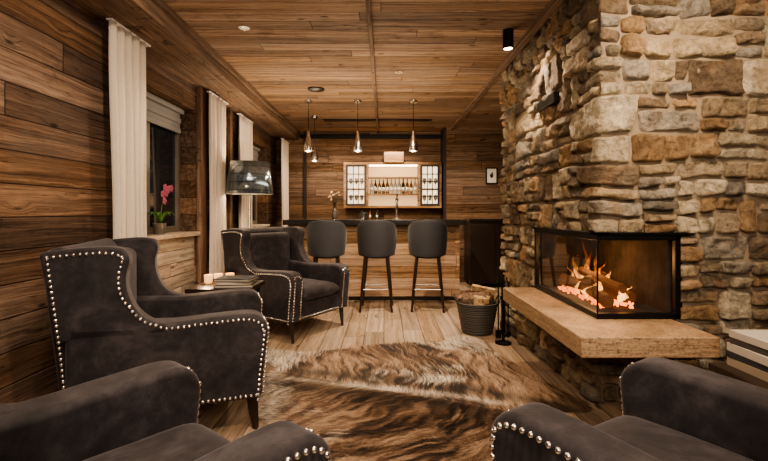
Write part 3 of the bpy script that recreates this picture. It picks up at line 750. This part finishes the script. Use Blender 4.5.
def table(name,x,y,w,d,h,mat):
    e=empty(name,(x,y,0)); box('top',-w/2,w/2,-d/2,d/2,h-.035,h,mat,e,bevel=.006)
    boxes('legs',[(sx*(w/2-.05)-.02,sx*(w/2-.05)+.02,sy*(d/2-.05)-.02,sy*(d/2-.05)+.02,0,h-.035) for sx in(-1,1) for sy in (-1,1)],mat,e)
    box('shelf',-w/2+.05,w/2-.05,-d/2+.05,d/2-.05,.18,.2,mat,e); return e
table('side_table',-1.30,3.48,.50,.44,.60,M_darkwood)
bookm=[simple('book_cover_%d'%i,c,.6) for i,c in enumerate([(.05,.045,.04),(.30,.24,.17),(.03,.03,.035),(.45,.40,.34)])]
M_page=simple('book_pages',(.5,.44,.35),.9)
def books(name,x,y,z,lst,rz=0):
    e=empty(name,(x,y,z),rz); zz=0
    for k,(w,d,h,m,r) in enumerate(lst):
        for nm,bx,mt in (('pages_%d'%k,(-w/2+.006,w/2-.006,-d/2+.006,d/2-.006,zz+.004,zz+h-.004),M_page),('cover_%d'%k,None,m)):
            if bx: o=box(nm,*bx,mt,e)
            else: o=boxes(nm,[(-w/2,w/2,-d/2,d/2,zz,zz+.004),(-w/2,w/2,-d/2,d/2,zz+h-.004,zz+h),(-w/2,-w/2+.005,-d/2,d/2,zz+.004,zz+h-.004)],mt,e)
            o.rotation_euler=(0,0,r)
        zz+=h
books('book_stack',-1.2,3.42,.601,[(.30,.22,.022,bookm[0],.1),(.27,.2,.025,bookm[1],.05),(.30,.21,.02,bookm[2],-.08)])
cd=empty('candle_holders',(-1.42,3.6,.601)); 
M_cg=simple('candle_glass',(.8,.5,.25),.1,emit=(1,.5,.18),estr=1.2)
for k,(dx,dy) in enumerate([(0,0),(.09,.03),(-.06,-.06)]):
    lathe('holder_%d'%k,[(.025,0),(.032,.01),(.035,.07),(.032,.07),(.028,.015),(0,.015)],M_cg,cd,(dx,dy,0),n=16)
    multi('flame_%d'%k,[spherevf((dx,dy,.05),.007,8,6,1,1,2)],M_glow,cd)
l=bpy.data.lights.new('candle_light','POINT'); l.energy=6; l.color=(1,.65,.38); l.shadow_soft_size=.03; lo=bpy.data.objects.new('candle_light',l); lo.location=(-.1,0,.14); link(lo,cd)
table('magazine_table',1.72,1.78,.42,.36,.50,M_darkwood)
books('magazine_stack',1.73,1.81,.501,[(.31,.24,.035,bookm[1],0),(.30,.24,.03,bookm[2],.06),(.31,.24,.035,bookm[3],-.04),(.29,.23,.03,bookm[0],.05),(.30,.23,.03,bookm[3],.0)])

orc=empty('potted_orchid',(-2.02,3.78,1.0))
M_pot=simple('glazed_pot',(.12,.10,.08),.3); M_leaf=simple('orchid_leaf',(.06,.16,.035),.4); M_pet=simple('orchid_petal',(.36,.08,.14),.5)
lathe('pot',[(.04,0),(.055,.08),(.06,.1),(.054,.1),(.05,.085),(0,.085)],M_pot,orc,n=20)
lv=[]
for i in range(7):
    a=i*.9; L=random.uniform(.13,.2);V=[];F=[]
    for k in range(7):
        t=k/6; w=.026*math.sin(math.pi*(t*.9+.08)); r=L*t; z=.09+.12*math.sin(t*2.2)-.02*t
        c_,s_=math.cos(a),math.sin(a)
        for q in (-1,0,1): V.append(((r*c_-q*w*s_)*.5+ .01,r*s_+q*w*c_,z+(.006 if q else 0)))
    for k in range(6):
        for q in range(2): F.append((3*k+q,3*k+q+1,3*k+q+4,3*k+q+3))
    lv.append((V,F))
multi('leaves',lv,M_leaf,orc,solid=.003,ang=180)
tube('stem',[(0,0,.09),(.01,.02,.25),(.02,.06,.38),(.03,.13,.43)],.004,M_leaf,orc,n=6)
pt=[]
for (yy,zz) in ((.02,.3),(.05,.37),(.09,.41),(.14,.42),(.03,.42),(-.01,.36)):
    for i in range(5):
        a=i*1.257; pt.append(spherevf((.035,yy+.02*math.cos(a),zz+.02*math.sin(a)),.017,8,5,.35,1,1))
multi('petals',pt,M_pet,orc,ang=180)

lb=empty('log_basket',(.93,4.20,0))
def wick():
    t=NT('dark_wicker'); tc=t.n('ShaderNodeTexCoord').outputs['Object']; 
    w=t.n('ShaderNodeTexWave',wave_type='BANDS',bands_direction='Z',i_Vector=tc,i_Scale=18.0,i_Distortion=1.0).outputs[0]
    t.P(Base_Color=t.ramp(w,[(0,(.02,.018,.016)),(1,(.13,.115,.10))]),Roughness=.6); t.bump(w,.8,.01); return t.m
M_w=wick()
prof=[(.145,0),(.15,.01)]+[(.15+.05*k/16+(.005 if k%2 else 0),.01+.28*k/16) for k in range(1,17)]+[(.208,.30),(.2,.312),(.188,.30),(.18,.2),(.14,.02),(0,.02)]
lathe('wicker_body',prof,M_w,lb,n=36,ang=180)
hd=[]
for s in (-1,1): hd.append(tubevf([(s*.2,-.06,.3),(s*.225,-.05,.36),(s*.225,.05,.36),(s*.2,.06,.3)],.009,8))
multi('handles',hd,M_w,lb)
def logmat(name,a,b,c):
    t=NT(name); tc=t.n('ShaderNodeTexCoord').outputs['Object']; nz=t.n('ShaderNodeTexNoise',i_Vector=tc,i_Scale=14.0,i_Detail=6.0,i_Distortion=1.5).outputs[0]
    t.P(Base_Color=t.ramp(nz,[(.3,a),(.5,b),(.7,c)]),Roughness=.8); t.bump(nz,.6,.01); return t.m
M_log=logmat('split_log',(.14,.07,.03),(.5,.32,.16),(.72,.52,.32)); M_bark=logmat('log_bark',(.05,.028,.015),(.17,.10,.06),(.30,.20,.12))
def splitlog(a,b,r,rot):
    a=Vector(a);b=Vector(b);d=(b-a).normalized();u=d.cross(Vector((0,0,1)) if abs(d.z)<.9 else Vector((1,0,0))).normalized();v=d.cross(u)
    ang=[0,.5,1.0,1.5,2.0,2.45]; sec=[(0,0)]+[(math.cos(rot+x),math.sin(rot+x)) for x in ang]; n=len(sec);V=[]
    for p in (a,b):
        for (x,y) in sec: V.append(p+(u*x+v*y)*r*1.5*(1+.06*random.uniform(-1,1)))
    F=[tuple(range(n))[::-1],tuple(range(n,2*n))]+[(i,(i+1)%n,n+(i+1)%n,n+i) for i in range(n)]
    return V,F
L1=[];L2=[]
for i,(a,b,r) in enumerate([((-.05,0,.08),(-.13,-.03,.37),.05),((.02,-.05,.08),(.03,-.1,.38),.055),((.05,.03,.08),(.12,.05,.42),.05),((0,.05,.08),(-.02,.08,.45),.05),((-.06,.06,.08),(-.08,.09,.40),.045),((.06,-.04,.08),(.13,-.04,.36),.045),((-.16,-.06,.34),(.06,-.12,.37),.045),((-.05,.02,.41),(.17,-.02,.37),.045)]):
    (L1 if i%2 else L2).append(splitlog(a,b,r,i*1.3))
multi('split_logs',L1,M_log,lb,ang=30); multi('bark_logs',L2,M_bark,lb,ang=30)
ft=empty('fireplace_tool_set',(1.09,3.84,0))
lathe('stand',[(.075,0),(.075,.012),(.012,.022),(.009,.60),(.014,.62),(.0,.64)],M_black,ft,n=20)
multi('rods',[tubevf([(dx,dy,.08),(dx,dy,.55),(dx*.6,dy*.6,.6)],.006,6) for dx,dy in ((.045,0),(-.045,0),(0,.045),(0,-.045))]+[tubevf([(-.06,0,.56),(.06,0,.56)],.005,6),tubevf([(0,-.06,.56),(0,.06,.56)],.005,6)],M_black,ft)
multi('heads',[spherevf((.045,0,.09),.022,8,6,1,1,1.8),boxvf(-.07,-.02,-.012,.012,.05,.12),spherevf((0,.045,.08),.014,8,5),spherevf((0,-.045,.08),.014,8,5)],M_black,ft)

# ------------------------------------------------------------ lights
def pt_light(name,loc,e,col,r=.1):
    l=bpy.data.lights.new(name,'POINT'); l.energy=e;l.color=col;l.shadow_soft_size=r;o=bpy.data.objects.new(name,l);o.location=loc;COL.objects.link(o)
def area(name,loc,tgt,e,col,sx,sy):
    l=bpy.data.lights.new(name,'AREA'); l.energy=e;l.color=col;l.shape='RECTANGLE';l.size=sx;l.size_y=sy;o=bpy.data.objects.new(name,l);o.location=loc
    o.rotation_euler=(Vector(tgt)-Vector(loc)).to_track_quat('-Z','Y').to_euler();COL.objects.link(o)
pt_light('fire_light',(1.38,2.85,.88),8,(1,.45,.16),.08)
area('rear_fill_light',(.3,-1.0,2.2),(.1,3,.9),76,(1,.86,.72),2.6,1.0)  # added soft fill from behind the camera, no fixture
area('floor_bounce_uplight',(-.2,4.6,1.3),(-.2,4.6,3),26,(1,.83,.64),1.2,1.2)
w=bpy.data.worlds.new('world'); S.world=w; w.use_nodes=True; w.node_tree.nodes['Background'].inputs[0].default_value=(.5,.4,.3,1); w.node_tree.nodes['Background'].inputs[1].default_value=.2

cam=bpy.data.cameras.new('camera'); co=bpy.data.objects.new('camera',cam); COL.objects.link(co)
co.location=(0,0,1.2); co.rotation_euler=(math.radians(90),0,0); cam.sensor_width=36; cam.lens=420/768*36; cam.shift_y=-18.5/768; cam.clip_start=.05
S.camera=co
